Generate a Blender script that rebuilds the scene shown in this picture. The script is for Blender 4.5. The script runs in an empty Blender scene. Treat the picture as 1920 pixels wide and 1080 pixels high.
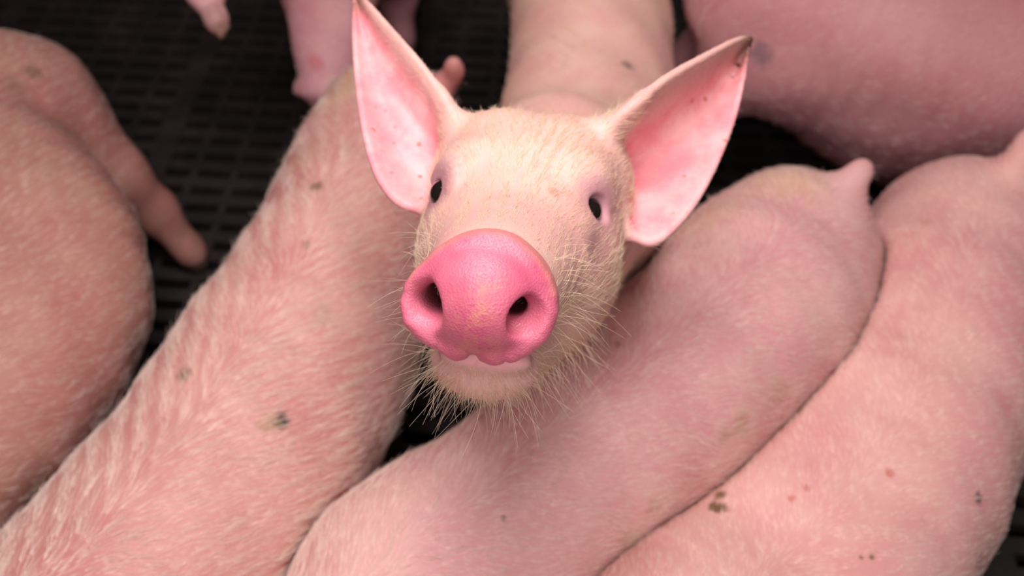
import bpy, math, random
import numpy as np
from mathutils import Vector, Matrix
from mathutils.bvhtree import BVHTree

random.seed(7)
rng = np.random.default_rng(7)
S = bpy.context.scene
COL = S.collection

# ------------------------------------------------------------------ camera
FPX, PITCH, CAMZ = 1700.0, math.radians(52), 1.05
cam_d = bpy.data.cameras.new('camera')
cam_d.sensor_width = 36.0
cam_d.lens = 36.0 * FPX / 1920.0
cam_d.clip_start = 0.02
cam_d.dof.use_dof = True
cam_d.dof.focus_distance = 0.455
cam_d.dof.aperture_fstop = 6.0
cam = bpy.data.objects.new('camera', cam_d)
COL.objects.link(cam)
cam.location = (0, 0, CAMZ)
cam.rotation_euler = (math.pi / 2 - PITCH, 0, 0)
S.camera = cam

# ------------------------------------------------------------------ world, lights, exposure
W = bpy.data.worlds.new('world')
S.world = W
W.use_nodes = True
W.node_tree.nodes['Background'].inputs[0].default_value = (1.0, 0.86, 0.80, 1)
W.node_tree.nodes['Background'].inputs[1].default_value = 0.025


def area_light(name, loc, target, sx, sy, power, col):
    l = bpy.data.lights.new(name, 'AREA')
    l.shape = 'RECTANGLE'
    l.size, l.size_y, l.energy, l.color = sx, sy, power, col
    o = bpy.data.objects.new(name, l)
    COL.objects.link(o)
    o.location = loc
    o.rotation_euler = (Vector(target) - Vector(loc)).to_track_quat('-Z', 'Y').to_euler()
    return o


area_light('barn_lamp', (-0.06, 0.42, 1.68), (0.0, 0.46, 0.4), 0.70, 0.5, 16.5, (1.0, 0.965, 0.97))
area_light('front_fill', (0.0, -0.52, 1.48), (0.05, 0.40, 0.5), 0.7, 0.5, 8.5, (1.0, 0.95, 0.98))  # added fill light from the front, no real opening; lifts the chin

VS = S.view_settings
S.display_settings.display_device = 'sRGB'
VS.view_transform = 'Standard'
VS.look = 'None'
VS.gamma = 1.0
VS.use_curve_mapping = False
VS.exposure = 0.08

# ------------------------------------------------------------------ picture rays -> places
CAM = np.array([0, 0, CAMZ])
CF = np.array([0, math.cos(PITCH), -math.sin(PITCH)])
CU = np.array([0, math.sin(PITCH), math.cos(PITCH)])
CR = np.array([1.0, 0, 0])


def ray(px, py):
    return CR * (px - 960) / FPX + CU * (540 - py) / FPX + CF


def at(px, py, z):                       # the point at height z seen at this place in the photo
    r = ray(px, py)
    return CAM + r * ((z - CAMZ) / r[2])


def atd(px, py, d):                      # the same by distance along the view
    return CAM + ray(px, py) * d


# ------------------------------------------------------------------ distance-field modelling
def nrm(v):
    v = np.asarray(v, float)
    return v / np.linalg.norm(v)


def smin(a, b, k):
    h = np.maximum(k - np.abs(a - b), 0.0) / k
    return np.minimum(a, b) - h * h * k * 0.25


def smax(a, b, k):
    return -smin(-a, -b, k)


def ell(p, c, r, axes=None):
    q = p - np.asarray(c, float)
    if axes is not None:
        q = q @ np.asarray(axes, float).T
    r = np.asarray(r, float)
    k0 = np.sqrt(((q / r) ** 2).sum(1))
    k1 = np.sqrt(((q / (r * r)) ** 2).sum(1)) + 1e-9
    return np.where(k0 < 1e-4, -r.min(), k0 * (k0 - 1.0) / k1)


def cone(p, a, b, ra, rb):
    a = np.asarray(a, float)
    ba = np.asarray(b, float) - a
    pa = p - a
    t = np.clip((pa @ ba) / (ba @ ba), 0, 1)
    return np.sqrt(((pa - t[:, None] * ba) ** 2).sum(1)) - (ra + (rb - ra) * t)


def chain(p, pts, rad, k=0.012):
    d = cone(p, pts[0], pts[1], rad[0], rad[1])
    for i in range(1, len(pts) - 1):
        d = smin(d, cone(p, pts[i], pts[i + 1], rad[i], rad[i + 1]), k)
    return d


def catmull(P, n):
    P = np.asarray(P, float)
    Q = np.vstack([2 * P[0] - P[1], P, 2 * P[-1] - P[-2]])
    out = []
    m = len(P) - 1
    for u in np.linspace(0, m - 1e-6, n):
        i = int(u)
        t = u - i
        a, b, c, d = Q[i], Q[i + 1], Q[i + 2], Q[i + 3]
        out.append(0.5 * (2 * b + (c - a) * t + (2 * a - 5 * b + 4 * c - d) * t * t + (3 * b - a - 3 * c + d) * t ** 3))
    return np.array(out)


class Tube:
    """A trunk: elliptical rings along a spine, rounded at both ends."""

    def __init__(self, rows, n=22):
        rows = catmull(rows, n)
        self.c = rows[:, :3]
        self.a, self.bu, self.bd = rows[:, 3], rows[:, 4], rows[:, 5]
        T = np.gradient(self.c, axis=0)
        self.T = T / np.linalg.norm(T, axis=1)[:, None]
        Sd = np.cross(self.T, [0, 0, 1.0])
        self.S = Sd / np.linalg.norm(Sd, axis=1)[:, None]
        self.U = np.cross(self.S, self.T)

    def d(self, p):
        i0 = ((p * p).sum(1)[:, None] - 2 * p @ self.c.T + (self.c ** 2).sum(1)).argmin(1)
        best = np.full(len(p), 1e9)
        for off in (-1, 0):
            i = np.clip(i0 + off, 0, len(self.c) - 2)
            a = self.c[i]
            ba = self.c[i + 1] - a
            pa = p - a
            t = np.clip((pa * ba).sum(1) / (ba * ba).sum(1), 0, 1)
            q = pa - t[:, None] * ba
            w = self.a[i] + (self.a[i + 1] - self.a[i]) * t
            bu = self.bu[i] + (self.bu[i + 1] - self.bu[i]) * t
            bd = self.bd[i] + (self.bd[i + 1] - self.bd[i]) * t
            l = (q * self.S[i]).sum(1)
            u = (q * self.U[i]).sum(1)
            e = (q * self.T[i]).sum(1)
            h = np.where(u > 0, bu, bd)
            k0 = np.sqrt((l / w) ** 2 + (u / h) ** 2 + (e / w) ** 2)
            k1 = np.sqrt((l / w ** 2) ** 2 + (u / h ** 2) ** 2 + (e / w ** 2) ** 2) + 1e-9
            best = np.minimum(best, np.where(k0 < 1e-3, -w, k0 * (k0 - 1) / k1))
        return best

    def comb(self, p):
        """Hair runs tailwards and outwards from the spine."""
        d2 = ((p[:, None, :] - self.c[None]) ** 2).sum(2)
        i = d2.argmin(1)
        q = p - self.c[i]
        side = (q * self.S[i]).sum(1)
        out = self.S[i] * np.tanh(side / 0.012)[:, None]
        return -self.T[i] * 1.0 + out * 0.85 - np.array([0, 0, 0.35]) * np.minimum(np.abs(side) / 0.08, 1)[:, None]


CORN = np.array([(i, j, k) for i in (0, 1) for j in (0, 1) for k in (0, 1)])
EDGES = [(0, 4), (1, 5), (2, 6), (3, 7), (0, 2), (1, 3), (4, 6), (5, 7), (0, 1), (2, 3), (4, 5), (6, 7)]


def surface_net(f, ax, block=12, slack=1.6, newton=1):
    xs, ys, zs = ax
    n = (len(xs), len(ys), len(zs))
    V = np.empty(n, np.float32)
    starts = [list(range(0, m, block)) for m in n]
    bl, ce, hd = [], [], []
    for i in starts[0]:
        for j in starts[1]:
            for k in starts[2]:
                i1, j1, k1 = min(i + block, n[0]), min(j + block, n[1]), min(k + block, n[2])
                lo = np.array([xs[i], ys[j], zs[k]])
                hi = np.array([xs[i1 - 1], ys[j1 - 1], zs[k1 - 1]])
                bl.append((i, i1, j, j1, k, k1))
                ce.append((lo + hi) / 2)
                hd.append(np.linalg.norm(hi - lo) / 2)
    dc = f(np.array(ce))
    for b, d, h in zip(bl, dc, hd):
        i, i1, j, j1, k, k1 = b
        if abs(d) > h * slack + 0.006:
            V[i:i1, j:j1, k:k1] = d
        else:
            g = np.stack(np.meshgrid(xs[i:i1], ys[j:j1], zs[k:k1], indexing='ij'), -1)
            V[i:i1, j:j1, k:k1] = f(g.reshape(-1, 3)).reshape(g.shape[:3])
    I = V < 0
    cnt = np.zeros((n[0] - 1, n[1] - 1, n[2] - 1), np.int8)
    for a, b, c in CORN:
        cnt += I[a:n[0] - 1 + a, b:n[1] - 1 + b, c:n[2] - 1 + c]
    act = np.argwhere((cnt > 0) & (cnt < 8))
    idx = np.full(cnt.shape, -1, np.int32)
    idx[tuple(act.T)] = np.arange(len(act))
    vals = np.stack([V[act[:, 0] + a, act[:, 1] + b, act[:, 2] + c] for a, b, c in CORN], 1)
    pos = np.stack([np.stack([xs[act[:, 0] + a], ys[act[:, 1] + b], zs[act[:, 2] + c]], 1) for a, b, c in CORN], 1)
    acc = np.zeros((len(act), 3))
    num = np.zeros(len(act))
    for a, b in EDGES:
        va, vb = vals[:, a], vals[:, b]
        m = (va < 0) != (vb < 0)
        t = np.where(m, va / np.where(m, va - vb, 1), 0)[:, None]
        acc += np.where(m[:, None], pos[:, a] + (pos[:, b] - pos[:, a]) * t, 0)
        num += m
    verts = acc / num[:, None]
    quads = []
    for axn in range(3):
        o = [0, 0, 0]
        sl0 = [slice(None)] * 3
        sl1 = [slice(None)] * 3
        sl0[axn] = slice(0, -1)
        sl1[axn] = slice(1, None)
        A, B = I[tuple(sl0)], I[tuple(sl1)]
        e = np.argwhere(A != B)
        u, v = (axn + 1) % 3, (axn + 2) % 3
        ok = (e[:, u] > 0) & (e[:, v] > 0) & (e[:, u] < n[u] - 1) & (e[:, v] < n[v] - 1)
        e = e[ok]
        inn = A[tuple(e.T)]
        du = np.zeros(3, int); du[u] = 1
        dv = np.zeros(3, int); dv[v] = 1
        q = np.stack([idx[tuple((e - du - dv).T)], idx[tuple((e - dv).T)], idx[tuple(e.T)], idx[tuple((e - du).T)]], 1)
        q[~inn] = q[~inn][:, ::-1]
        quads.append(q)
    quads = np.vstack(quads)
    quads = quads[(quads >= 0).all(1)]
    # keep the largest connected body only
    lab = np.arange(len(verts))
    ed = np.vstack([quads[:, [0, 1]], quads[:, [1, 2]], quads[:, [2, 3]], quads[:, [3, 0]]])
    while True:
        m = np.minimum(lab[ed[:, 0]], lab[ed[:, 1]])
        new = lab.copy()
        np.minimum.at(new, ed[:, 0], m)
        np.minimum.at(new, ed[:, 1], m)
        new = new[new]
        if (new == lab).all():
            break
        lab = new
    big = np.bincount(lab, minlength=len(verts)).argmax()
    keep = lab == big
    rem = np.cumsum(keep) - 1
    quads = rem[quads[keep[quads[:, 0]]]]
    verts = verts[keep]
    g = None
    for _ in range(newton):
        d0, g = grad(f, verts)
        g2 = np.maximum((g ** 2).sum(1), 0.2)
        step = np.clip(d0 / g2, -0.002, 0.002)
        verts = verts - g * step[:, None]
    t = verts[quads]
    fn = np.cross(t[:, 2] - t[:, 0], t[:, 3] - t[:, 1])
    g = np.zeros_like(verts)
    for c in range(4):
        for a in range(3):
            g[:, a] += np.bincount(quads[:, c], fn[:, a], len(verts))
    g = g / (np.linalg.norm(g, axis=1)[:, None] + 1e-12)
    return verts, quads, g


def grad(f, p, h=0.0006):
    d0 = f(p)
    g = np.stack([(f(p + np.eye(3)[i] * h) - d0) / h for i in range(3)], 1)
    return d0, g


def axis_steps(lo, hi, zones, coarse):
    """Coordinates from lo to hi whose spacing follows (from, to, step) zones, growing smoothly outside them."""
    out = [lo]
    while out[-1] < hi:
        x = out[-1]
        st = coarse
        for a, b, s in zones:
            dist = max(a - x, x - b, 0)
            st = min(st, s + dist * 0.16)
        out.append(x + st)
    return np.array(out)


# ------------------------------------------------------------------ materials
class NT:
    def __init__(self, name):
        self.m = bpy.data.materials.new(name)
        self.m.use_nodes = True
        self.t = self.m.node_tree
        self.b = self.t.nodes['Principled BSDF']

    def n(self, typ, **kw):
        x = self.t.nodes.new(typ)
        for k, v in kw.items():
            if k.startswith('i_'):
                key = k[2:]
                x.inputs[int(key) if key.isdigit() else key.replace('_', ' ')].default_value = v
            else:
                setattr(x, k, v)
        return x

    def l(self, a, b):
        self.t.links.new(a, b)

    def noise(self, scale, detail=3.0, rough=0.55, vec=None, dist=0.0):
        x = self.n('ShaderNodeTexNoise')
        x.inputs['Scale'].default_value = scale
        x.inputs['Detail'].default_value = detail
        x.inputs['Roughness'].default_value = rough
        x.inputs['Distortion'].default_value = dist
        if vec is not None:
            self.l(vec, x.inputs['Vector'])
        return x.outputs['Fac']

    def ramp(self, fac, lo, hi, smooth=True):
        x = self.n('ShaderNodeMapRange')
        x.interpolation_type = 'SMOOTHSTEP' if smooth else 'LINEAR'
        x.inputs['From Min'].default_value = lo
        x.inputs['From Max'].default_value = hi
        self.l(fac, x.inputs['Value'])
        return x.outputs['Result']

    def mul(self, a, b, op='MULTIPLY'):
        x = self.n('ShaderNodeMath', operation=op)
        for i, v in enumerate((a, b)):
            if isinstance(v, (int, float)):
                x.inputs[i].default_value = v
            else:
                self.l(v, x.inputs[i])
        return x.outputs[0]

    def mix(self, fac, a, b):
        x = self.n('ShaderNodeMix', data_type='RGBA')
        for i, v in ((0, fac), (6, a), (7, b)):
            if isinstance(v, (int, float)):
                x.inputs[i].default_value = v
            elif isinstance(v, tuple):
                x.inputs[i].default_value = (*v, 1)
            else:
                self.l(v, x.inputs[i])
        return x.outputs[2]

    def attr(self, name):
        return self.n('ShaderNodeAttribute', attribute_name=name).outputs['Fac']


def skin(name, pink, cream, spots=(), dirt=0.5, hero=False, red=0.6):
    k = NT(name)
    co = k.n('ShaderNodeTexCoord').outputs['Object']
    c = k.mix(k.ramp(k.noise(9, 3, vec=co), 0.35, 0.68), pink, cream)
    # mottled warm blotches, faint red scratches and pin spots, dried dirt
    c = k.mix(k.mul(k.ramp(k.noise(22, 4, 0.6, co, 0.6), 0.52, 0.72), 0.35), c, (pink[0] * 0.93, pink[1] * 0.72, pink[2] * 0.74))
    pin = k.n('ShaderNodeTexVoronoi', feature='F1')
    pin.inputs['Scale'].default_value = 26
    k.l(co, pin.inputs['Vector'])
    pm = k.mul(k.ramp(pin.outputs['Distance'], 0.085, 0.05), k.ramp(k.noise(11, 1, vec=co), 0.56, 0.62))
    c = k.mix(k.mul(pm, red), c, (0.52, 0.13, 0.11))
    dm = k.mul(k.ramp(k.noise(13, 5, 0.7, co, 1.0), 0.58, 0.75), k.ramp(k.noise(90, 3, 0.6, co), 0.35, 0.65))
    c = k.mix(k.mul(dm, dirt), c, (0.30, 0.16, 0.075))
    for (p, r, colr, st) in spots:
        v = k.n('ShaderNodeVectorMath', operation='DISTANCE')
        k.l(co, v.inputs[0])
        v.inputs[1].default_value = p
        nd = k.mul(k.mul(k.noise(70, 4, 0.65, co), -0.5, 'ADD'), r * 1.7)
        c = k.mix(k.mul(k.ramp(k.mul(v.outputs['Value'], nd, 'ADD'), r, r * 0.35), st), c, colr)
    rough = 0.58
    if hero:
        c = k.mix(k.mul(k.attr('ear_inside'), 0.92), c,
                  k.mix(k.ramp(k.noise(28, 4, 0.6, co), 0.35, 0.7), (0.80, 0.25, 0.29), (0.90, 0.44, 0.44)))
        ve = k.n('ShaderNodeTexVoronoi', feature='F1')
        ve.inputs['Scale'].default_value = 75
        k.l(co, ve.inputs['Vector'])
        es = k.mul(k.mul(k.ramp(ve.outputs['Distance'], 0.20, 0.10), k.ramp(k.noise(35, 1, vec=co), 0.50, 0.56)), k.attr('ear_inside'))
        c = k.mix(k.mul(es, 0.75), c, (0.55, 0.12, 0.08))
        c = k.mix(k.mul(k.attr('ear_tip'), k.ramp(k.noise(160, 4, 0.7, co), 0.2, 0.52)), c, (0.20, 0.095, 0.05))
        c = k.mix(k.mul(k.attr('lid'), 0.85), c, (0.42, 0.175, 0.215))
        c = k.mix(k.mul(k.attr('tear_stain'), 0.8), c, (0.25, 0.12, 0.12))
        c = k.mix(k.attr('lip'), c, (0.80, 0.36, 0.36))
        sn = k.mix(k.ramp(k.noise(34, 3, 0.5, co), 0.3, 0.7), (0.57, 0.10, 0.17), (0.68, 0.165, 0.23))
        sn = k.mix(k.attr('snout_rim'), sn, (0.72, 0.24, 0.20))
        sn = k.mix(k.mul(k.attr('snout_middle'), k.ramp(k.noise(120, 4, 0.7, co), 0.38, 0.72)), sn, (0.65, 0.22, 0.17))
        sv = k.n('ShaderNodeTexVoronoi', feature='F1')
        sv.inputs['Scale'].default_value = 260
        k.l(co, sv.inputs['Vector'])
        sp = k.mul(k.mul(k.ramp(sv.outputs['Distance'], 0.22, 0.12), k.ramp(k.noise(70, 1, vec=co), 0.52, 0.6)), k.attr('snout_middle'))
        sn = k.mix(sp, sn, (0.27, 0.10, 0.04))
        c = k.mix(k.attr('snout'), c, sn)
        c = k.mix(k.attr('nostril'), c, (0.10, 0.018, 0.02))
        mr = k.n('ShaderNodeMapRange')
        mr.inputs['To Min'].default_value = 0.55
        mr.inputs['To Max'].default_value = 0.48
        k.l(k.attr('snout'), mr.inputs['Value'])
        k.l(mr.outputs['Result'], k.b.inputs['Roughness'])
        k.l(k.mul(k.attr('snout'), 0.20), k.b.inputs['Coat Weight'])
        k.b.inputs['Coat Roughness'].default_value = 0.14
    else:
        k.b.inputs['Roughness'].default_value = rough
    k.l(c, k.b.inputs['Base Color'])
    k.b.inputs['Specular IOR Level'].default_value = 0.35
    k.b.inputs['Subsurface Weight'].default_value = 0.22
    k.b.inputs['Subsurface Radius'].default_value = (1.0, 0.32, 0.2)
    k.b.inputs['Subsurface Scale'].default_value = 0.006
    bp = k.n('ShaderNodeBump')
    bp.inputs['Strength'].default_value = 0.35
    bp.inputs['Distance'].default_value = 0.0012
    h = k.noise(240, 3, 0.6, co)
    if hero:
        pores = k.n('ShaderNodeTexVoronoi', feature='F1')
        pores.inputs['Scale'].default_value = 950
        k.l(co, pores.inputs['Vector'])
        mx = k.n('ShaderNodeMix', data_type='FLOAT')
        k.l(k.attr('snout'), mx.inputs[0])
        k.l(h, mx.inputs[2])
        k.l(k.mul(pores.outputs['Distance'], 0.65), mx.inputs[3])
        h = mx.outputs[0]
    k.l(h, bp.inputs['Height'])
    k.l(bp.outputs['Normal'], k.b.inputs['Normal'])
    k.l(bp.outputs['Normal'], k.b.inputs['Coat Normal'])
    return k.m


def plain(name, col, rough=0.5, spec=0.5, coat=0.0):
    k = NT(name)
    co = k.n('ShaderNodeTexCoord').outputs['Object']
    k.l(k.mix(k.ramp(k.noise(60, 3, vec=co), 0.3, 0.7), col, tuple(x * 0.8 for x in col)), k.b.inputs['Base Color'])
    k.b.inputs['Roughness'].default_value = rough
    k.b.inputs['Specular IOR Level'].default_value = spec
    k.b.inputs['Coat Weight'].default_value = coat
    return k.m


def hair_mat(name, col):
    k = NT(name)
    k.b.inputs['Base Color'].default_value = (*col, 1)
    k.b.inputs['Roughness'].default_value = 0.5
    k.b.inputs['Specular IOR Level'].default_value = 0.4
    tr = k.n('ShaderNodeBsdfTranslucent')
    tr.inputs['Color'].default_value = (*col, 1)
    mx = k.n('ShaderNodeMixShader')
    mx.inputs[0].default_value = 0.35
    k.l(k.b.outputs[0], mx.inputs[1])
    k.l(tr.outputs[0], mx.inputs[2])
    k.l(mx.outputs[0], k.t.nodes['Material Output'].inputs['Surface'])
    return k.m


M_HAIR = hair_mat('pale_bristle', (0.94, 0.77, 0.68))
M_HAIR_HEAD = hair_mat('cream_bristle', (0.88, 0.69, 0.52))
M_EYE = plain('wet_dark_eye', (0.012, 0.008, 0.007), 0.06, 0.6, 1.0)
M_HOOF = (0.12, 0.07, 0.05)


# ------------------------------------------------------------------ bristle coat rooted all over a body's skin
def wav(p, k, seed):
    r = np.random.default_rng(seed)
    o = np.zeros((len(p), 3))
    for i in range(5):
        d = r.normal(0, 1, 3)
        d = d / np.linalg.norm(d) * k * r.uniform(0.6, 1.7)
        o += np.sin(p @ d + r.uniform(0, 6.28))[:, None] * r.normal(0, 1, 3)
    return o / 3.0


def coat(root, base, v, q, g, comb, dens, length, mat, radius, curl, lean, seed, jitter=0.13, streak=1.15):
    r = np.random.default_rng(seed)
    t = v[q]
    area = 0.5 * np.linalg.norm(np.cross(t[:, 2] - t[:, 0], t[:, 3] - t[:, 1]), axis=1)
    want = area * dens[q].mean(1)
    # tufts lie in streaks along the lay of the hair
    mid, cm = t.mean(1), comb[q].mean(1)
    st = sum(wav(mid + cm * (k * 0.0045), 760, seed + 9)[:, 0] for k in range(-3, 4)) / 2.6
    want = want * np.clip(0.85 + streak * st, 0.06, 3)
    n = r.poisson(want)
    fi = np.repeat(np.arange(len(q)), n)
    m = len(fi)
    a, b = r.random(m), r.random(m)
    wgt = np.stack([(1 - a) * (1 - b), a * (1 - b), a * b, (1 - a) * b], 1)
    qq = q[fi]
    ip = lambda x: (x[qq] * (wgt[:, :, None] if x.ndim == 2 else wgt)).sum(1)
    P, N, C, Ln = ip(v), ip(g), ip(comb), ip(length)
    Ln = Ln * r.uniform(0.55, 1.25, m)
    K = 5
    clump = wav(P, 95, seed + 1) * 0.4 + wav(P, 420, seed + 2) * 0.6
    d0 = C * lean + N * (1 - lean) + clump * curl * 0.35 + r.normal(0, jitter, (m, 3))
    d0 /= np.linalg.norm(d0, axis=1)[:, None]
    d0 += N * np.maximum(0.12 - (d0 * N).sum(1), 0)[:, None]
    bend = C * 0.5 - N * 0.38 + wav(P, 140, seed + 3) * curl * 0.4 + r.normal(0, jitter, (m, 3))
    pts = np.zeros((m, K, 3))
    for k in range(K):
        f = k / (K - 1)
        pts[:, k] = P - N * 0.0004 + (d0 * f + bend * (f * f * 0.75)) * Ln[:, None]
    low = np.einsum('mkc,mc->mk', pts - P[:, None], N)
    pts += N[:, None] * np.maximum(0.0005 * np.linspace(0, 1, K)[None] - low, 0)[:, :, None] * (np.arange(K) > 0)[None, :, None]
    cd = bpy.data.hair_curves.new('bristle_coat')
    cd.add_curves([K] * m)
    cd.attributes['position'].data.foreach_set('vector', (pts - base).astype(np.float32).ravel())
    ra = cd.attributes.get('radius') or cd.attributes.new('radius', 'FLOAT', 'POINT')
    ra.data.foreach_set('value', (radius * np.tile(1 - 0.75 * np.linspace(0, 1, K), m)).astype(np.float32))
    cd.materials.append(mat)
    o = bpy.data.objects.new('bristle_coat', cd)
    COL.objects.link(o)
    o.parent = root
    o['kind'] = 'stuff'
    print('HAIRS', m)
    return o


def mesh_from(name, verts, quads, mats, parent, attrs, base, slot=None):
    me = bpy.data.meshes.new(name)
    v = np.asarray(verts) - base
    me.vertices.add(len(v))
    me.vertices.foreach_set('co', v.astype(np.float32).ravel())
    me.loops.add(quads.size)
    me.loops.foreach_set('vertex_index', quads.astype(np.int32).ravel())
    me.polygons.add(len(quads))
    me.polygons.foreach_set('loop_start', np.arange(0, quads.size, quads.shape[1], dtype=np.int32))
    me.update(calc_edges=True)
    for m in mats:
        me.materials.append(m)
    me.polygons.foreach_set('use_smooth', np.ones(len(quads), bool))
    if slot is not None:
        me.polygons.foreach_set('material_index', slot.astype(np.int32))
    for k, a in attrs.items():
        a = np.asarray(a, np.float32)
        if a.ndim == 2:
            t = me.attributes.new(k, 'FLOAT_VECTOR', 'POINT')
            t.data.foreach_set('vector', a.ravel())
        else:
            t = me.attributes.new(k, 'FLOAT', 'POINT')
            t.data.foreach_set('value', a)
    me.validate()
    me.update()
    o = bpy.data.objects.new(name, me)
    COL.objects.link(o)
    o.parent = parent
    return o


def root_empty(name, loc, label, cat, group):
    o = bpy.data.objects.new(name, None)
    o.empty_display_size = 0.1
    COL.objects.link(o)
    o.location = loc
    o['label'], o['category'], o['group'] = label, cat, group
    return o


def ball(name, c, r, mat, parent, base, scale=(1, 1, 1), axes=None):
    import bmesh
    bm = bmesh.new()
    bmesh.ops.create_uvsphere(bm, u_segments=32, v_segments=20, radius=r)
    A = Matrix.Identity(3) if axes is None else Matrix(np.asarray(axes).T.tolist())
    for v in bm.verts:
        q = Vector((v.co.x * scale[0], v.co.y * scale[1], v.co.z * scale[2]))
        v.co = A @ q + Vector((np.asarray(c) - base).tolist())
    me = bpy.data.meshes.new(name)
    bm.to_mesh(me)
    bm.free()
    for p in me.polygons:
        p.use_smooth = True
    me.materials.append(mat)
    o = bpy.data.objects.new(name, me)
    COL.objects.link(o)
    o.parent = parent
    return o


# ------------------------------------------------------------------ floor of dark slotted grating
M_SLAT = NT('dark_plastic_grating')
_co = M_SLAT.n('ShaderNodeTexCoord').outputs['Object']
M_SLAT.l(M_SLAT.mix(M_SLAT.ramp(M_SLAT.noise(14, 5, 0.65, _co), 0.4, 0.7), (0.014, 0.0095, 0.0085), (0.032, 0.021, 0.018)), M_SLAT.b.inputs['Base Color'])
M_SLAT.b.inputs['Roughness'].default_value = 0.6
M_PIT = plain('black_slurry_pit', (0.004, 0.003, 0.003), 0.7, 0.2)


def boxes(name, lst, mat, rot=0.0):
    V, Q = [], []
    for (x0, x1, y0, y1, z0, z1) in lst:
        b = len(V)
        for z in (z0, z1):
            for x, y in ((x0, y0), (x1, y0), (x1, y1), (x0, y1)):
                V.append((x, y, z))
        for q in ((0, 3, 2, 1), (4, 5, 6, 7), (0, 1, 5, 4), (1, 2, 6, 5), (2, 3, 7, 6), (3, 0, 4, 7)):
            Q.append([b + i for i in q])
    V = np.array(V)
    c, s = math.cos(rot), math.sin(rot)
    V[:, :2] = V[:, :2] @ np.array([[c, s], [-s, c]])
    me = bpy.data.meshes.new(name)
    me.from_pydata(V.tolist(), [], Q)
    me.materials.append(mat)
    o = bpy.data.objects.new(name, me)
    COL.objects.link(o)
    return o


bars = []
y = -1.1
while y < 2.5:                                             # cross slats
    bars.append((-2.0, 2.0, y, y + 0.021, -0.02, 0.0))
    y += 0.038
x, i = -2.266, 0
while x < 2.0:                                             # ribs and the broad joints between panels
    if i % 6 == 0:
        bars.append((x - 0.020, x + 0.020, -1.1, 2.5, -0.03, 0.0018))
    else:
        bars.append((x - 0.006, x + 0.006, -1.1, 2.5, -0.03, 0.0008))
    x += 0.067
    i += 1
fl = boxes('floor', bars, M_SLAT.m, math.radians(-4))
fl['kind'] = 'structure'
pit = boxes('floor_pit', [(-2.2, 2.2, -1.2, 2.6, -0.42, -0.40)], M_PIT)
pit['kind'] = 'structure'
M_WALL = NT('dark_concrete')
_co = M_WALL.n('ShaderNodeTexCoord').outputs['Object']
M_WALL.l(M_WALL.mix(M_WALL.ramp(M_WALL.noise(6, 6, 0.65, _co), 0.3, 0.7), (0.06, 0.05, 0.045), (0.12, 0.10, 0.09)), M_WALL.b.inputs['Base Color'])
M_WALL.b.inputs['Roughness'].default_value = 0.85
for nm, bx in (('wall_back', (-1.9, 1.9, 2.30, 2.42, -0.4, 1.3)), ('wall_front', (-1.9, 1.9, -1.02, -0.90, -0.4, 1.3)),
               ('wall_left', (-1.92, -1.80, -0.90, 2.30, -0.4, 1.3)), ('wall_right', (1.80, 1.92, -0.90, 2.30, -0.4, 1.3))):
    boxes(nm, [bx], M_WALL.m)['kind'] = 'structure'

# ------------------------------------------------------------------ head
HD = CAM + CR * -0.0148 + CU * -0.0049 + CF * 0.42          # middle of the snout disc
_c2w = np.stack([CR, CU, -CF], 1)
_s = nrm([-0.13, -0.17, 1.0])
_u = np.array([0.117, 0.993, 0.0])
_u = nrm(_u - _s * (_u @ _s))
_r = np.cross(_u, _s)
HM = np.stack([_c2w @ _r, _c2w @ _u, _c2w @ _s])            # rows: head right (in photo), head up, towards the snout
HO = HD - 0.15 * HM[2]


def hl(p):
    return (p - HO) @ HM.T


def hw(q):
    return np.asarray(q) @ HM + HO


def on_plane(px, py, z):                                    # head-space point at head depth z seen at a place in the photo
    r = HM @ ray(px, py)
    o = HM @ (CAM - HO)
    return o + r * ((z - o[2]) / r[2])


DISC_PX = [(904, 432), (837, 457), (795, 489), (763, 524), (750, 570), (758, 609), (788, 640), (823, 660), (865, 672),
           (886, 668), (918, 679), (957, 681), (999, 661), (1034, 626), (1046, 584), (1043, 549), (1030, 514), (995, 468), (964, 443), (932, 433)]
_dp = np.array([on_plane(x, y, 0.150)[:2] for x, y in DISC_PX])
DC = np.array([_dp[:, 0].mean(), (_dp[:, 1].max() + _dp[:, 1].min()) / 2])
_th = np.arctan2(_dp[:, 1] - DC[1], _dp[:, 0] - DC[0])
_rr = np.hypot(_dp[:, 0] - DC[0], _dp[:, 1] - DC[1])
_o = np.argsort(_th)
_th, _rr = _th[_o], _rr[_o]
TH = np.linspace(-np.pi, np.pi, 361)
RR = np.interp(TH, np.r_[_th - 2 * np.pi, _th, _th + 2 * np.pi], np.r_[_rr, _rr, _rr])
_k = np.hanning(9)
RR = np.convolve(np.r_[RR[-8:-1], RR, RR[1:8]], _k / _k.sum(), 'same')[7:-7]
NOS = [on_plane(832, 556, 0.150), on_plane(963, 573, 0.150)]
NOTCH = on_plane(888, 664, 0.150)
EYE = [on_plane(829, 363, 0.026), on_plane(1104, 396, 0.024)]
EYE_N = [nrm([-0.82, 0.20, 0.54]), nrm([0.72, 0.20, 0.66])]


def disc_rho(q):
    x, y = q[:, 0] - DC[0], q[:, 1] - DC[1]
    rho = np.hypot(x, y)
    return rho, np.interp(np.arctan2(y, x), TH, RR)


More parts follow.
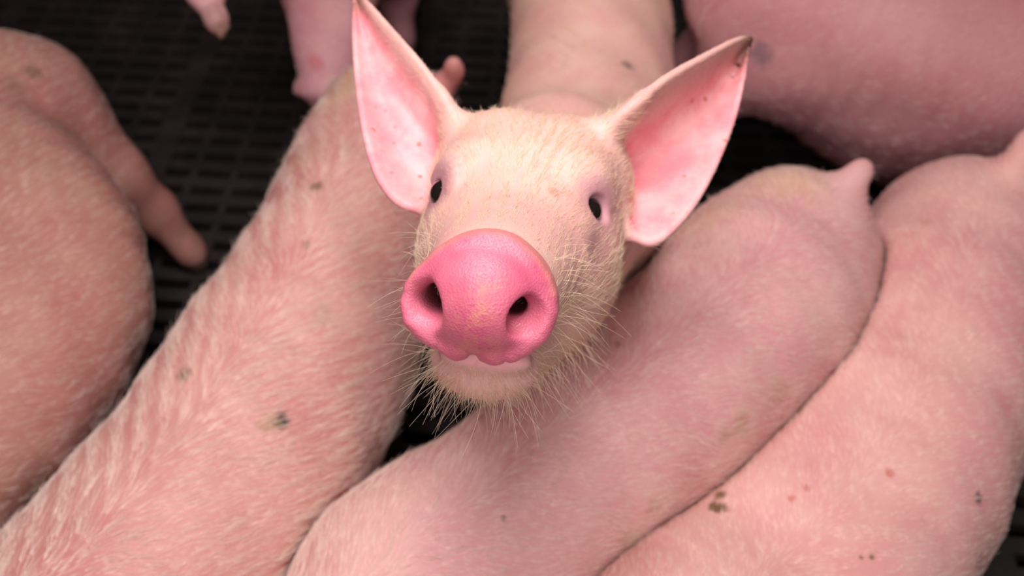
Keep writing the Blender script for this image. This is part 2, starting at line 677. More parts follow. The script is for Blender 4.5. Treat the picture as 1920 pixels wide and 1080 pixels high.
def f_head(q, fine):
    x = np.abs(q[:, 0])
    qs = np.stack([x, q[:, 1], q[:, 2]], 1)
    d = ell(qs, (0, 0.022, -0.03), (0.060, 0.064, 0.078))
    d = smin(d, ell(qs, (0.027, 0.051, -0.045), (0.034, 0.034, 0.040)), 0.028)
    d = smin(d, ell(qs, (0.022, -0.014, -0.004), (0.033, 0.043, 0.062)), 0.03)
    d = smin(d, cone(q * np.array([0.92, 1, 1]), (0, 0.004, 0.02), (DC[0], DC[1] - 0.001, 0.142), 0.047, 0.0285), 0.028)
    d = smin(d, ell(qs, (0.032, 0.052, 0.008), (0.018, 0.014, 0.020)), 0.018)          # brow
    d = smin(d, cone(q * np.array([0.66, 1, 1]), (0, -0.036, 0.0), (0, -0.0420, 0.109), 0.028, 0.0185), 0.014)   # lower jaw
    # snout disc
    rho, R = disc_rho(q)
    h, rd = 0.0085, 0.0055
    e = np.stack([(rho - R) * 0.93 + rd, np.abs(q[:, 2] - 0.146) - h + rd], 1)
    dd = np.minimum(e.max(1), 0) + np.sqrt((np.maximum(e, 0) ** 2).sum(1)) - rd
    if not fine:
        d = smin(d, dd, 0.006)
        for s in (-1, 1):
            ea = np.array([[0.35, 0, 0.94], [-0.80 * s * 0 + 0.0, 1, 0], [0.94, 0, -0.35]])
            d = smin(d, ell(np.stack([q[:, 0] * s, q[:, 1], q[:, 2]], 1), (0.105, 0.075, -0.03), (0.068, 0.040, 0.007),
                            [[0.85, 0.45, 0.27], [-0.48, 0.87, 0.06], [-0.21, -0.18, 0.96]]), 0.014)
        for n in NOS:
            d = smax(d, -ell(q, (n[0] * 1.05, n[1], 0.156), (0.006, 0.006, 0.012)), 0.004)
        return d
    front = np.clip((q[:, 2] - 0.143) / 0.006, 0, 1)
    # soft relief of the disc: raised rim and middle, hollows beside it, notch below
    px, py = q[:, 0], q[:, 1]
    rel = np.zeros(len(q))
    rel -= 0.0003 * np.exp(-((px - DC[0] - 0.0005) / 0.0075) ** 2) * np.exp(-((py - DC[1] + 0.002) / 0.012) ** 2)
    rel += 0.0075 * np.exp(-((px - NOTCH[0] - 0.06 * (py - NOTCH[1])) / 0.0019) ** 2) * np.clip((NOTCH[1] + 0.0150 - py) / 0.012, 0, 1)
    rel -= 0.0016 * np.exp(-((np.abs(px - NOTCH[0]) - 0.0085) / 0.005) ** 2) * np.clip((NOTCH[1] + 0.017 - py) / 0.010, 0, 1)
    rel += 0.0009 * np.exp(-((np.abs(px - NOTCH[0] + 0.001) - 0.0165) / 0.0011) ** 2) * np.clip((NOTCH[1] + 0.017 - py) / 0.008, 0, 1)
    rel += 0.0010 * np.clip((py - DC[1] - 0.004) / 0.016, 0, 1) * (1 - 0.8 * np.clip((rho / R - .72) / .2, 0, 1))
    rel += 0.0012 * np.exp(-((py - DC[1] - 0.010) / 0.005) ** 2) * np.exp(-((px - DC[0]) / 0.016) ** 2)
    rel += 0.00030 * np.sin(px * 420 + np.sin(py * 230) * 1.5) * np.sin(py * 380 + px * 150) * (rho > R * 0.55)
    d = smin(d, dd + rel * front, 0.005)
    for n, off, rad in ((NOS[0], (-0.0058, -0.0030), (0.0130, 0.0100, 0.0080)), (NOS[1], (0.0038, -0.0022), (0.0100, 0.0095, 0.0075))):
        sg = np.sign(n[0] - DC[0])
        d = smax(d, -ell(q, (n[0] + off[0], n[1] + off[1], 0.1570), rad), 0.0055)
        if sg < 0:
            d = smax(d, -ell(q, (n[0] - 0.0040, n[1] - 0.0028, 0.150), (0.0085, 0.0062, 0.0095)), 0.004)
        wide = 0.0068 if sg < 0 else 0.0056
        a = np.array([n[0] + sg * (0.0052 if sg < 0 else 0.0008), n[1] - (0.0022 if sg < 0 else 0.0008), 0.158])
        b = np.array([n[0] - sg * 0.002, n[1] + 0.003, 0.118])
        kx = np.array([0.88, 1, 1])
        d = smax(d, -cone(q * kx, a * kx, b * kx, wide, 0.0048), 0.004)
    # mouth line between the disc and the lower lip
    d = smin(d, ell(q, (DC[0] + 0.001, NOTCH[1] - 0.0080, 0.1250), (0.022, 0.0058, 0.0085)), 0.008)     # lower lip
    d = smax(d, -ell(q, (DC[0] + 0.002, NOTCH[1] - 0.0025, 0.137), (0.034, 0.0011, 0.010)), 0.002)
    # eyes: sockets, lids and folds
    for E, n in zip(EYE, EYE_N):
        c = E
        up = nrm(np.array([0, 1, 0]) - n * n[1])
        sd = np.cross(up, n)
        d = smax(d, -ell(q, c + n * 0.004, (0.0090, 0.0090, 0.0085), [sd, up, n]), 0.004)
        an = np.linspace(0, 2 * np.pi, 15)
        lid = [c + n * 0.0024 + sd * 0.0089 * math.cos(t) + up * (0.0090 if math.sin(t) > 0 else 0.0080) * math.sin(t) for t in an]
        d = smin(d, chain(q, lid, [0.0016] * 15, 0.002), 0.0025)
        for k, rr in ((1.65, 0.0021), (2.2, 0.0022)):
            an = np.linspace(0.25, 2.7, 9)
            fold = [c + n * (0.0015 - 0.003 * (k - 1.6)) + sd * 0.0085 * k * math.cos(t) + up * 0.0088 * k * math.sin(t) for t in an]
            d = smin(d, chain(q, fold, [rr] * 9, 0.002), 0.005)
    return d


# ears of the front piglet: curved shells between two edge lines
def resample(P, n):
    P = np.asarray(P, float)
    return catmull(P, n)


class Ear:
    def __init__(self, e1, e2, sag, skew, curl=0.0):
        n, m = 34, 19
        A = resample([HM @ (atd(*p) - HO) for p in e1], n)
        B = resample([HM @ (atd(*p) - HO) for p in e2], n)
        back = HM @ CF
        self.P = np.zeros((n, m, 3))
        self.T = np.zeros((n, m))
        for i in range(n):
            t = i / (n - 1)
            for j in range(m):
                s = j / (m - 1)
                prof = math.sin(math.pi * s ** skew)
                g = sag * math.sin(math.pi * min(1, 0.12 + 0.88 * (1 - t) ** 0.8)) ** 0.7 if t < 1 else 0
                depth = sag * (1 - t) ** 0.75
                p = A[i] * (1 - s) + B[i] * s + back * depth * prof
                p = p + back * (0.0016 * math.sin(s * 15 + t * 5 + 1) * math.sin(math.pi * s) + 0.0010 * math.sin(s * 31 - t * 9) * math.sin(math.pi * s)) * (1 - t)
                if curl:
                    p = p - back * curl * math.exp(-(s / 0.13) ** 2) * math.sin(math.pi * (0.15 + 0.85 * t)) ** 0.6
                self.P[i, j] = p
                self.T[i, j] = 0.0030 - 0.0014 * t - 0.0006 * abs(2 * s - 1)
        V = [Vector(p.tolist()) for p in self.P.reshape(-1, 3)]
        F = [(i * m + j, i * m + j + 1, (i + 1) * m + j + 1, (i + 1) * m + j) for i in range(n - 1) for j in range(m - 1)]
        self.bvh = BVHTree.FromPolygons(V, F)
        self.lo = self.P.reshape(-1, 3).min(0)
        self.hi = self.P.reshape(-1, 3).max(0)
        self.flat = self.P.reshape(-1, 3)
        self.n, self.m = n, m
        self.tip = (A[-1] + B[-1]) / 2
        self.base = (A[0] + B[0]) / 2
        self.ax = nrm(self.tip - self.base)
        self.len = np.linalg.norm(self.tip - self.base)
        self.back = back

    def d(self, q):
        out = np.maximum(np.maximum(self.lo - q, q - self.hi), 0)
        bd = np.sqrt((out ** 2).sum(1))
        r = bd + 0.03
        near = np.where(bd < 0.03)[0]
        fn = self.bvh.find_nearest
        if len(near):
            t = np.clip(((q[near] - self.base) @ self.ax) / self.len, 0, 1)
            th = 0.0034 - 0.0016 * t
            dist = np.array([fn(v)[3] for v in q[near].tolist()])
            r[near] = dist - th
        return r

    def inside(self, q, g):
        """1 on the face of the ear turned to the camera."""
        out = np.maximum(np.maximum(self.lo - q, q - self.hi), 0).max(1)
        m = np.zeros(len(q))
        near = np.where(out < 0.004)[0]
        for i in near:
            h = self.bvh.find_nearest(q[i].tolist())
            if h[3] < 0.0055:
                m[i] = min(1.0, 0.15 + 0.85 * (h[2] % (self.m - 1)) / 2.5)
        return m * np.clip(((-(g @ self.back)) + 0.15) / 0.4, 0, 1)


EARS = [
    Ear([(862, 250, .590), (838, 196, .595), (792, 130, .61), (738, 66, .635), (690, 10, .66), (664, -16, .675)],
        [(812, 392, .572), (752, 380, .572), (708, 322, .585), (682, 226, .605), (667, 100, .64), (664, -16, .675)], 0.028, 1.15, 0.008),
    Ear([(1120, 262, .590), (1178, 212, .585), (1238, 164, .60), (1310, 122, .625), (1370, 88, .65), (1408, 74, .668)],
        [(1160, 405, .575), (1196, 446, .572), (1240, 444, .575), (1312, 360, .595), (1374, 222, .635), (1408, 74, .668)], 0.052, 0.80, 0.026),
]


def f_hero_head(q):
    d = f_head(q, True)
    for e in EARS:
        d = smin(d, e.d(q), 0.010)
        d = smin(d, chain(q, [(np.sign(e.tip[0]) * .032, .056, -.046), e.P[1, 0] + e.back * .006, e.P[8, 0] + e.back * .005], [.016, .0065, .002], .01), 0.012)
    return d


# ------------------------------------------------------------------ piglets
class Pig:
    def __init__(self, rows, tail=None, head=None, hind=None, ham=1.0, scale=1.0, extra=None, lean=0.0):
        """rows: (x, y, z, half width, height above, depth below) from rump to shoulders."""
        self.tube = Tube(rows)
        T = self.tube
        self.parts = []
        n = len(T.c)
        k = scale

        def add(fn, kk, pts=None, rad=0.3):
            pts = np.asarray(T.c if pts is None else pts, float).reshape(-1, 3)
            c = (pts.min(0) + pts.max(0)) / 2
            self.parts.append((fn, kk, c, np.sqrt(((pts - c) ** 2).sum(1)).max() + rad))
        ih, isd = int(n * 0.10), int(n * 0.86)
        for i, hindleg in ((ih, True), (isd, False)):
            c, t, s = T.c[i], T.T[i].copy(), T.S[i]
            t[2] = 0
            t = nrm(t)
            w = T.a[i]
            for sg in (-1, 1):
                if hindleg:
                    add(lambda p, c=c, s=s, t=t, sg=sg, w=w: ell(p, c + s * sg * w * 0.42 + np.array([0, 0, -0.045 * k]), (w * 0.62, 0.095 * k * ham, 0.105 * k * ham), [s, t, (0, 0, 1)]), 0.04, c, w + 0.13)
                    b = c + s * sg * w * 0.62
                    pts = [b + np.array([0, 0, -0.06 * k]), b + t * 0.045 * k + np.array([0, 0, -0.13 * k]), b - t * 0.045 * k, b - t * 0.02 * k, b - t * 0.012 * k]
                    zz = [None, None, 0.115 * k, 0.035, 0.012]
                    rad = [0.060 * k, 0.043 * k, 0.021 * k, 0.018 * k, 0.019 * k]
                else:
                    add(lambda p, c=c, s=s, t=t, sg=sg, w=w: ell(p, c + s * sg * w * 0.48 + np.array([0, 0, -0.03 * k]), (w * 0.55, 0.075 * k, 0.10 * k), [s, t, (0, 0, 1)]), 0.04, c, w + 0.13)
                    b = c + s * sg * w * 0.58
                    pts = [b + np.array([0, 0, -0.06 * k]), b - t * 0.015 * k, b + t * 0.008 * k, b, b + t * 0.01 * k]
                    zz = [None, 0.19 * k, 0.115 * k, 0.035, 0.012]
                    rad = [0.050 * k, 0.034 * k, 0.021 * k, 0.017 * k, 0.019 * k]
                pts = [np.array([q[0], q[1], q[2] if z is None else z]) for q, z in zip(pts, zz)]
                for h in (hind or []):
                    if hindleg and sg == h[0]:
                        pts = [np.asarray(q, float) for q in h[1]]
                        rad = h[2]
                add(lambda p, pts=pts, rad=rad: chain(p, pts, rad, 0.02), 0.03, pts, 0.09)
        self.tail = None
        if tail is not None:
            pts, rad = tail
            pts = catmull(pts, 9)
            self.tail = pts
            rad = np.interp(np.linspace(0, 1, 9), np.linspace(0, 1, len(rad)), rad)
            add(lambda p: chain(p, pts, rad, 0.008), 0.022, pts, 0.04)
        self.head = head
        if head is not None:
            o, s, u, hk = head
            s = nrm(s)
            u = nrm(np.asarray(u, float) - s * np.dot(u, s))
            self.hM = np.stack([np.cross(u, s), u, s])
            self.hO = np.asarray(o, float)
            self.hk = hk
            add(lambda p: chain(p, [T.c[-1], T.c[-1] * 0.45 + self.hO * 0.55, self.hO - s * 0.02], [T.a[-1] * 0.92, T.a[-1] * 0.78, 0.062 * hk], 0.03), 0.05, [T.c[-1], self.hO], 0.16)
            add(lambda p: f_head(((p - self.hO) @ self.hM.T) / hk, False) * hk, 0.03, self.hO, 0.22 * hk)
        for e in (extra or []):
            add(*e)
        self.cut = []
        self.cutk = []

    def raw(self, p):
        d = self.tube.d(p)
        for fn, kk, bc, br in self.parts:
            far = np.sqrt(((p - bc) ** 2).sum(1)) - br
            m = np.where(far < kk)[0]
            if len(m):
                x = far.copy()
                x[m] = fn(p[m])
                d = smin(d, x, kk)
        # gentle unevenness of flesh
        d = d + 0.0022 * np.sin(p[:, 0] * 33 + 1.3) * np.sin(p[:, 1] * 29 + 0.4) + 0.0012 * np.sin(p[:, 1] * 61 + p[:, 0] * 47) * np.sin(p[:, 2] * 55)
        return np.maximum(d, -p[:, 2] + 0.002)

    def f(self, p):
        d = self.raw(p)
        m = np.where(d < 0.03)[0]
        if len(m):
            for o in self.cut:
                d[m] = smax(d[m], -(o.raw(p[m]) - 0.0035), 0.010)
        return d


def build_pig(pig, lo, hi, step, skin_fn, label, dens, length, seed, spots_px, name='piglet', curl=1.3):
    lo, hi = np.array(lo, float), np.array(hi, float)
    ax = [np.arange(lo[i], hi[i] + step, step) for i in range(3)]
    v, q, g = surface_net(pig.f, ax)
    base = np.array([*pig.tube.c[len(pig.tube.c) // 2][:2], 0.0])
    root = root_empty(name, base, label, 'pig', 'pink piglets crowded on the slatted floor')
    comb = pig.tube.comb(v)
    comb = comb - g * (comb * g).sum(1)[:, None]
    comb /= np.linalg.norm(comb, axis=1)[:, None] + 1e-6
    hd = dens * np.clip((v[:, 2] - 0.15) / 0.08, 0, 1) * (0.35 + 0.65 * np.clip(g[:, 2] + 0.5, 0, 1))
    if pig.tail is not None:
        td = np.min([np.linalg.norm(v - t, axis=1) for t in pig.tail[3:]], axis=0)
        hd *= np.clip((td - .012) / .03, 0.0, 1)
    bv = BVHTree.FromPolygons([Vector(a) for a in v.tolist()], q.tolist())
    spots = []
    for (px, py, r, colr, st) in spots_px:
        hit = bv.ray_cast(Vector(CAM.tolist()), Vector(nrm(ray(px, py)).tolist()))
        if hit[0] is not None:
            spots.append((tuple(np.array(hit[0]) - base), r, colr, st))
    mats = [skin_fn(spots), M_HOOFM]
    slot = (v[q].mean(1)[:, 2] < 0.028).astype(int)
    o = mesh_from('body', v, q, mats, root, {}, base, slot)
    for p_, r_, c_, s_ in spots:                              # hair is worn and matted down under dried dirt, thinned over painted fold shade too
        if max(c_) < 0.2:
            hd = hd * (1 - .7 * np.exp(-(np.linalg.norm(v - base - np.array(p_), axis=1) / (r_ * 1.0)) ** 4))
    coat(root, base, v, q, g, comb, hd, np.full(len(v), length), M_HAIR, 0.00020, curl * 0.62, 0.90, seed)
    if pig.head is not None:
        for s in (-1, 1):
            c = pig.hO + np.array([s * 0.047, 0.036, 0.022]) * pig.hk @ pig.hM
            ball('eye', c, 0.0085 * pig.hk, M_EYE, root, base)
    return root, bv


M_HOOFM = plain('dirty_hoof', M_HOOF, 0.6)
DIRT = (0.16, 0.085, 0.035)
DARK = (0.035, 0.022, 0.014)
REDM = (0.55, 0.16, 0.13)


def row(px, py, ztop, a, bu, bd):
    p = at(px, py, ztop)
    return (p[0], p[1], ztop - bu, a, bu, bd)


# left of the middle: rump at the top, head beyond the lower left edge
pL = at(842, 150, 0.37)
L = Pig([row(712, 146, .400, .090, .095, .11), row(640, 310, .415, .097, .105, .12), row(505, 560, .42, .112, .11, .125),
         row(370, 770, .42, .113, .11, .125), row(195, 985, .42, .108, .11, .12), row(60, 1120, .415, .090, .10, .11)],
        tail=([pL - np.array([0.04, 0.04, 0.02]), pL - np.array([.012, .012, .004]), at(848, 140, .385), at(850, 120, .405)], [.018, .012, .0105, .0095]),
        head=((-.44, .02, .33), (-.25, -.9, -.35), (-.1, -.3, 1), 1.0))

A = Pig([row(1512, 368, .420, .094, .10, .11), row(1428, 474, .440, .102, .11, .13), row(1246, 640, .445, .094, .11, .14),
         row(1052, 797, .440, .089, .11, .135), row(846, 956, .43, .092, .11, .12), row(725, 1078, .41, .088, .10, .11)],
        tail=([at(1545, 400, .370), at(1575, 372, .388), at(1600, 338, .400), at(1618, 316, .402)], [.026, .017, .0115, .0105]),
        head=((-.165, .02, .30), (-.25, -.9, -.45), (0, -.3, 1), 1.0))

B = Pig([row(1868, 348, .385, .100, .10, .11), row(1815, 505, .390, .114, .11, .12), row(1735, 705, .388, .120, .11, .125),
         row(1625, 880, .388, .122, .11, .125), row(1460, 1058, .390, .116, .11, .12), row(1320, 1190, .41, .098, .10, .11)],
        tail=([at(1905, 330, .375), at(1918, 296, .395), at(1928, 270, .405), at(1934, 255, .41)], [.020, .012, .010, .009]),
        head=((.075, -.05, .31), (-.1, -.95, -.35), (0, -.3, 1), 1.0))

Cp = Pig([(.325, 1.02, .345, .100, .11, .075), (.45, .995, .33, .135, .12, .185), (.62, .965, .315, .155, .12, .225), (.80, .96, .32, .145, .12, .20), (.92, .95, .34, .105, .11, .12)],
         head=((1.14, .95, .32), (.95, -.1, -.3), (.2, 0, 1), 1.05), tail=([(.25, 1.02, .38), (.22, 1.03, .40), (.21, 1.04, .43)], [.015, .011, .009]), ham=.72,
         hind=[(1, [(.305, .97, .29), (.245, .97, .20), (.205, 1.0, .12), (.20, .985, .035), (.203, .98, .012)], [.055, .036, .022, .018, .019]),
               (-1, [(.315, 1.06, .29), (.27, 1.09, .20), (.225, 1.12, .12), (.225, 1.105, .035), (.228, 1.10, .012)], [.055, .036, .022, .018, .019])])

_ear = [atd(560, -110, 1.15), atd(440, -90, 1.13), atd(382, -15, 1.10), atd(405, 40, 1.09), atd(425, 88, 1.09)]
D = Pig([(-.23, 1.64, .33, .095, .105, .11), (-.235, 1.48, .34, .105, .11, .12), (-.24, 1.34, .34, .105, .11, .12), (-.245, 1.23, .33, .088, .10, .11)],
        head=((-.248, 1.13, .375), (-.05, -.62, -.78), (0.0, -.78, .62), 1.38),
        extra=[(lambda p: chain(p, _ear, [.028, .026, .021, .014, .003], .012), .03, _ear, .05)])

Ep = Pig([(-.72, .88, .265, .105, .10, .10), (-.675, .79, .275, .12, .105, .11), (-.592, .66, .28, .160, .11, .125), (-.563, .54, .28, .175, .11, .125), (-.60, .40, .28, .150, .11, .12), (-.67, .28, .28, .10, .10, .11)],
         head=((-.76, .06, .26), (-.3, -.9, -.3), (-.1, -.3, 1), 1.0),
         hind=[(-1, [(-.63, .90, .24), (-.555, .885, .16), (-.515, .885, .10), (-.475, .865, .035), (-.468, .86, .012)], [.085, .052, .030, .0185, .0165])],
         extra=[(lambda p: ell(p, (-.665, .90, .235), (.115, .135, .125)), .05, (-.665, .90, .235), .14)])

# front piglet: its trunk runs away behind the raised head
_neck = hw((0, -0.015, -0.06))
H = Pig([(.105, 1.26, .33, .088, .10, .11), (.105, 1.12, .335, .098, .105, .12), (.102, .97, .335, .102, .105, .125),
         (.090, .82, .335, .101, .105, .12), (.075, .70, .345, .092, .10, .11), (.060, .63, .37, .080, .09, .10)],
        tail=([(.105, 1.34, .36), (.11, 1.38, .37), (.10, 1.40, .40)], [.018, .011, .009]),
        extra=[(lambda p: chain(p, [(.060, .64, .37), (.045, .57, .46), _neck], [.085, .078, .064], .04), .05)])


def f_hero(q):                                             # in head space
    d = np.full(len(q), 9.0)
    m = np.where(q[:, 2] < 0.04)[0]
    if len(m):
        d[m] = H.f(q[m] @ HM + HO)
    m = np.where((q[:, 2] > -0.20) & (np.abs(q[:, 0]) < 0.27) & (np.abs(q[:, 1]) < 0.27))[0]
    if len(m):
        d[m] = smin(d[m], f_hero_head(q[m]), 0.018)
    return d


L.cut = [A]
H.cut = [A, L]
B.cut = [A]
Cp.cut = [A, B, H]
D.cut = [L, H]
Ep.cut = [L]

PINK, CREAM = (0.53, 0.205, 0.19), (0.62, 0.30, 0.255)
build_pig(L, (-.62, -.28, 0), (.08, 1.0, .46), .0065, lambda s: skin('skin_left', PINK, CREAM, s),
          'pale pink piglet seen from above with a dark spot on its back, lower left', 95000, .0165, 11,
          [(528, 788, .010, (.012, .008, .005), 1.0), (508, 790, .012, (0.33, .20, .08), .6), (592, 350, .010, DIRT, .8), (345, 700, .010, DIRT, .7), (575, 460, .007, DIRT, .4), (610, 590, .016, (.42, .24, .12), .45), (640, 165, .05, (.60, .36, .20), .6), (560, 300, .03, (.60, .36, .20), .3)], curl=1.5)
build_pig(A, (-.34, -.28, 0), (.48, .86, .46), .0065, lambda s: skin('skin_right', (0.65, .285, .285), (0.72, .39, .36), s, .35),
          "pale pink piglet with a short raised tail, stretched diagonally below the front piglet's chin", 100000, .0125, 23,
          [(945, 972, .003, DIRT, .7), (1160, 645, .005, DIRT, .4), (1080, 645, .004, DIRT, .4), (1360, 820, .010, (.40, .21, .12), .5), (1230, 950, .012, (.40, .21, .12), .4), (1470, 335, .05, (.60, .36, .20), .55), (1330, 400, .04, (.60, .36, .20), .4), (1460, 735, .018, (.47, .25, .15), .5), (1390, 800, .016, (.47, .25, .15), .6), (1180, 1010, .014, (.47, .25, .15), .6)], curl=1.3)
build_pig(B, (-.10, -.34, 0), (.74, .88, .46), .0065, lambda s: skin('skin_far_right', (0.63, .265, .26), (0.69, .365, .325), s, .35),
          'pink piglet with a brown smear and tiny red spots, in the lower right corner', 80000, .008, 37,
          [(1345, 950, .010, DIRT, .95), (1352, 928, .008, DIRT, .9), (1835, 935, .007, DARK, .7), (1485, 935, .0045, REDM, .9), (1510, 915, .0045, REDM, .9), (1668, 887, .0055, REDM, .9), (1730, 415, .009, REDM, .5), (1615, 1045, .003, DIRT, .8), (1634, 1045, .003, DIRT, .8)], curl=.7)
build_pig(Cp, (.08, .70, 0), (1.38, 1.22, .50), .008, lambda s: skin('skin_back_right', (0.50, .195, .21), (0.54, .24, .245), s, .3),
          'darker pink piglet standing sideways, its belly filling the upper right corner', 25000, .007, 41,
          [(1428, 105, .022, (.16, .11, .12), .7)], curl=.6)  # grey patch paints the shade of the fold behind the ham into the skin
build_pig(D, (-.50, .78, 0), (.02, 1.80, .56), .0075, lambda s: skin('skin_back_left', (0.62, .26, .29), (0.67, .34, .35), s, .3),
          'pink piglet cut off by the top edge, nosing the rump of the dark-spotted piglet', 20000, .006, 53,
          [(705, 12, .010, (.10, .05, .03), .9), (722, 50, .02, (.35, .17, .09), .5), (416, 72, .022, (.20, .11, .06), .8), (400, 30, .03, (.24, .12, .09), .6), (590, 115, .016, (.62, .16, .17), .7)], curl=.6)
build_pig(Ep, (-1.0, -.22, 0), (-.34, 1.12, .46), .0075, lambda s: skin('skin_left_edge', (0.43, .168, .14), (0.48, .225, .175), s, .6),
          'dusky pink piglet at the left edge with its hind leg stretched to the floor', 45000, .010, 61,
          [(60, 135, .016, (.20, .10, .06), .6), (30, 160, .02, (.24, .13, .08), .5), (392, 465, .045, (.10, .05, .03), .85), (355, 425, .035, (.20, .10, .06), .45)], curl=.9)

# ------------------------------------------------------------------ the front piglet
lo_l = np.array([-.26, -.75, -1.05])
hi_l = np.array([.30, .22, .18])
cor = np.array([[x, y, z] for x in (-.03, .22) for y in (.55, 1.45) for z in (0, .5)])
cl = hl(cor)
lo_l = np.minimum(cl.min(0) - .02, [-.20, -.10, -.2])
hi_l = np.maximum(cl.max(0) + .02, [.20, .19, .175])
ax = [axis_steps(lo_l[0], hi_l[0], [(DC[0] - .04, DC[0] + .04, .0010), (-.165, .165, .0017)], .010),
      axis_steps(lo_l[1], hi_l[1], [(-.047, .037, .0010), (-.08, .17, .0017)], .010),
      axis_steps(lo_l[2], hi_l[2], [(.125, .165, .0010), (-.12, .16, .0018)], .010)]
v, q, g = surface_net(f_hero, ax, newton=1)
rho, R = disc_rho(v)
w = v @ HM + HO
gw = g @ HM
sstep = lambda x, a, b: np.clip((x - a) / (b - a), 0, 1) ** 2 * (3 - 2 * np.clip((x - a) / (b - a), 0, 1))
snout = sstep(v[:, 2], .1345, .1375) * sstep(rho / R, 1.10, 1.05) * sstep(v[:, 1] - NOTCH[1] + 0.004, -.002, .001)
rim = .7 * sstep(rho / R, .90, 1.0) * (v[:, 1] > DC[1] + .004)
mid = np.exp(-((v[:, 0] - DC[0]) / .010) ** 2) * sstep(v[:, 1], DC[1] + .020, DC[1] + .004)
nost = np.zeros(len(v))
for n in NOS:
    r2 = np.hypot(v[:, 0] - n[0] + (.0025 if n[0] < DC[0] else 0), v[:, 1] - n[1] + .001)
    nost = np.maximum(nost, sstep(r2, .013, .008) * sstep(v[:, 2], .149, .140) * (v[:, 2] > .10))
lip = sstep(np.hypot((v[:, 0] - DC[0] - .002) / .020, (v[:, 1] - NOTCH[1] + .0055) / .0052), 1.1, .8) * (v[:, 2] > .10) * (1 - snout)
ear_in = np.zeros(len(v))
tipm = np.zeros(len(v))
ear_all = np.zeros(len(v))
for e in EARS:
    t = ((v - e.base) @ e.ax) / e.len
    ins = e.inside(v, g) * sstep(t, -.30, -.05)
    ear_in = np.maximum(ear_in, ins)
    out = np.maximum(np.maximum(e.lo - v, v - e.hi), 0).max(1) < .006
    ear_all = np.maximum(ear_all, out * sstep(t, .05, .2))
    tipm = np.maximum(tipm, out * sstep(t, .80, .97))
lidm = np.zeros(len(v))
stain = np.zeros(len(v))
for E, n in zip(EYE, EYE_N):
    dv = v - E
    lidm = np.maximum(lidm, np.exp(-((np.linalg.norm(dv - np.array([0, .004, 0]), axis=1) / .0180) ** 4)))
for (px, py, s) in ((1117, 440, 1.0), (812, 402, .35)):
    b = on_plane(px, py, .012)
    dv = v - b
    stain = np.maximum(stain, s * np.exp(-((dv[:, 0] / .0045) ** 2 + (dv[:, 1] / .011) ** 2)) * (np.abs(dv[:, 2]) < .05))
headm = sstep(v[:, 2], -.13, -.07)
cb = np.stack([np.tanh(v[:, 0] / .04) * .55, .45 * np.ones(len(v)), -1.0 * np.ones(len(v))], 1)
cb[:, 1] += np.where(v[:, 1] < -.02, -1.1, 0)
cb = cb - g * (cb * g).sum(1)[:, None]
cb /= np.linalg.norm(cb, axis=1)[:, None] + 1e-6
cbw = cb @ HM
bodyc = H.tube.comb(w)
bodyc = bodyc - gw * (bodyc * gw).sum(1)[:, None]
bodyc /= np.linalg.norm(bodyc, axis=1)[:, None] + 1e-6
comb = cbw * headm[:, None] + bodyc * (1 - headm)[:, None]
dens = 240000 * headm * (1 + 1.0 * (v[:, 1] < -.038)) + 80000 * (1 - headm) * np.clip((w[:, 2] - .15) / .08, 0, 1)
snz = np.maximum(sstep(v[:, 2], .128, .115), (v[:, 1] < NOTCH[1] - .008) * 1.0)
eyed = np.minimum(*[np.linalg.norm(v - E, axis=1) for E in EYE])
dens *= (1 - .8 * stain) * sstep(eyed, .013, .020) * (1 - snout) * (1 - .93 * ear_in) * (1 - lidm) * (0.15 + 0.85 * snz) * (1 - .75 * ear_all) * (1 - .9 * lip)
length = .0085 * headm + .010 * (1 - headm)
length *= (.35 + .65 * sstep(eyed, .014, .032)) * (1 - .45 * sstep(v[:, 2], .03, .11) * (v[:, 1] > -.01)) * (1 - .5 * ear_all)
base = np.array([.09, .85, 0.0])
hero = root_empty('piglet', base, 'front piglet looking up at the camera with raised pink snout and large ears', 'pig', 'pink piglets crowded on the slatted floor')
slot = (w[q].mean(1)[:, 2] < 0.028).astype(int)
bvh = BVHTree.FromPolygons([Vector(a) for a in w.tolist()], q.tolist())


def hero_spot(px, py, r, c, s):
    h = bvh.ray_cast(Vector(CAM.tolist()), Vector(nrm(ray(px, py)).tolist()))
    return (tuple(np.array(h[0]) - base), r, c, s)


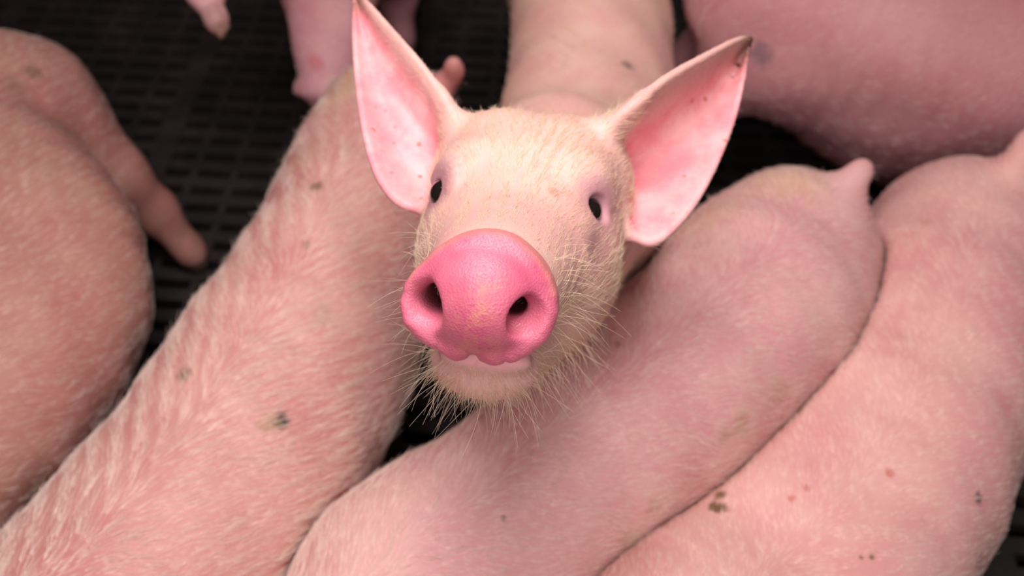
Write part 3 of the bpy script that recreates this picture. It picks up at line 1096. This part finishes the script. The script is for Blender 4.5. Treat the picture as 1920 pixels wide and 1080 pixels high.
sp = [hero_spot(*a) for a in [(1181, 124, .010, DARK, .6), (1040, 362, .006, (.42, .2, .13), .5), (952, 368, .003, REDM, .5), (872, 192 + 60, .002, REDM, .3), (1018, 597, .0028, (.55, .05, .05), .8), (1000, 593, .0025, (.55, .05, .05), .7)]
      if bvh.ray_cast(Vector(CAM.tolist()), Vector(nrm(ray(a[0], a[1])).tolist()))[0] is not None]
hb = mesh_from('body', w, q, [skin('skin_front', (0.74, .37, .335), (0.79, .49, .40), sp, .4, True), M_HOOFM], hero,
               dict(snout=snout, snout_rim=rim, snout_middle=mid,
                    nostril=nost, lip=lip, ear_inside=ear_in, ear_tip=tipm, lid=lidm, tear_stain=stain), base, slot)
coat(hero, base, w, q, gw, comb, dens, length, M_HAIR_HEAD, 0.00012, 0.35, 0.76, 71, 0.13, 0.7)
for E, n in zip(EYE, EYE_N):
    o = ball('eye', hw(E - n * .0020), 0.0094, M_EYE, hero, base)
    o['label'] = 'glossy black eye'


def strands(name, items, mat, parent, thick):
    cu = bpy.data.curves.new(name, 'CURVE')
    cu.dimensions = '3D'
    cu.bevel_depth = thick
    cu.bevel_resolution = 1
    for pts in items:
        s = cu.splines.new('POLY')
        s.points.add(len(pts) - 1)
        for i, p in enumerate(pts):
            s.points[i].co = (*(np.asarray(p) - base), 1)
            s.points[i].radius = 1.0 - 0.7 * i / (len(pts) - 1)
    cu.materials.append(mat)
    o = bpy.data.objects.new(name, cu)
    COL.objects.link(o)
    o.parent = parent
    return o


# long bristles under the chin and along the jaw, and the whiskers beside the snout
def bristle(i, ln, d, curl):
    p, nn = v[i], g[i]
    dd = nrm(nn * 0.55 + np.asarray(d) + rng.normal(0, .22, 3))
    bend = rng.normal(0, 1, 3) * curl + np.array([0, -.25, 0])
    pts = [p - nn * .001]
    for k in range(1, 8):
        t = k / 7
        pts.append(p + dd * ln * t + bend * ln * t * t)
    return [hw(a) for a in pts]


chin = np.where((v[:, 1] < -.036) & (v[:, 2] > .0) & (v[:, 2] < .128) & (g[:, 1] < -.1) & (snout < .1))[0]
pick = rng.choice(chin, 330)
items = [bristle(i, rng.uniform(.009, .024), (np.sign(v[i, 0]) * .25, -.3, .10), .22) for i in pick]
ch = strands('chin_bristles', items, M_HAIR_HEAD, hero, .00011)
ch['kind'] = 'stuff'
ch['label'] = 'long cream bristles under the chin'
wz = np.where((np.abs(v[:, 0] - DC[0]) > .026) & (v[:, 2] > .080) & (v[:, 2] < .125) & (v[:, 1] > -.045) & (v[:, 1] < .025))[0]
pick = rng.choice(wz, 80)
items = [bristle(i, rng.uniform(.014, .030), (np.sign(v[i, 0]) * .45, .05, -.1), .2) for i in pick]
wh = strands('whiskers', items, M_HAIR_HEAD, hero, .00009)
wh['kind'] = 'stuff'
wh['label'] = 'fine pale whiskers beside the snout'
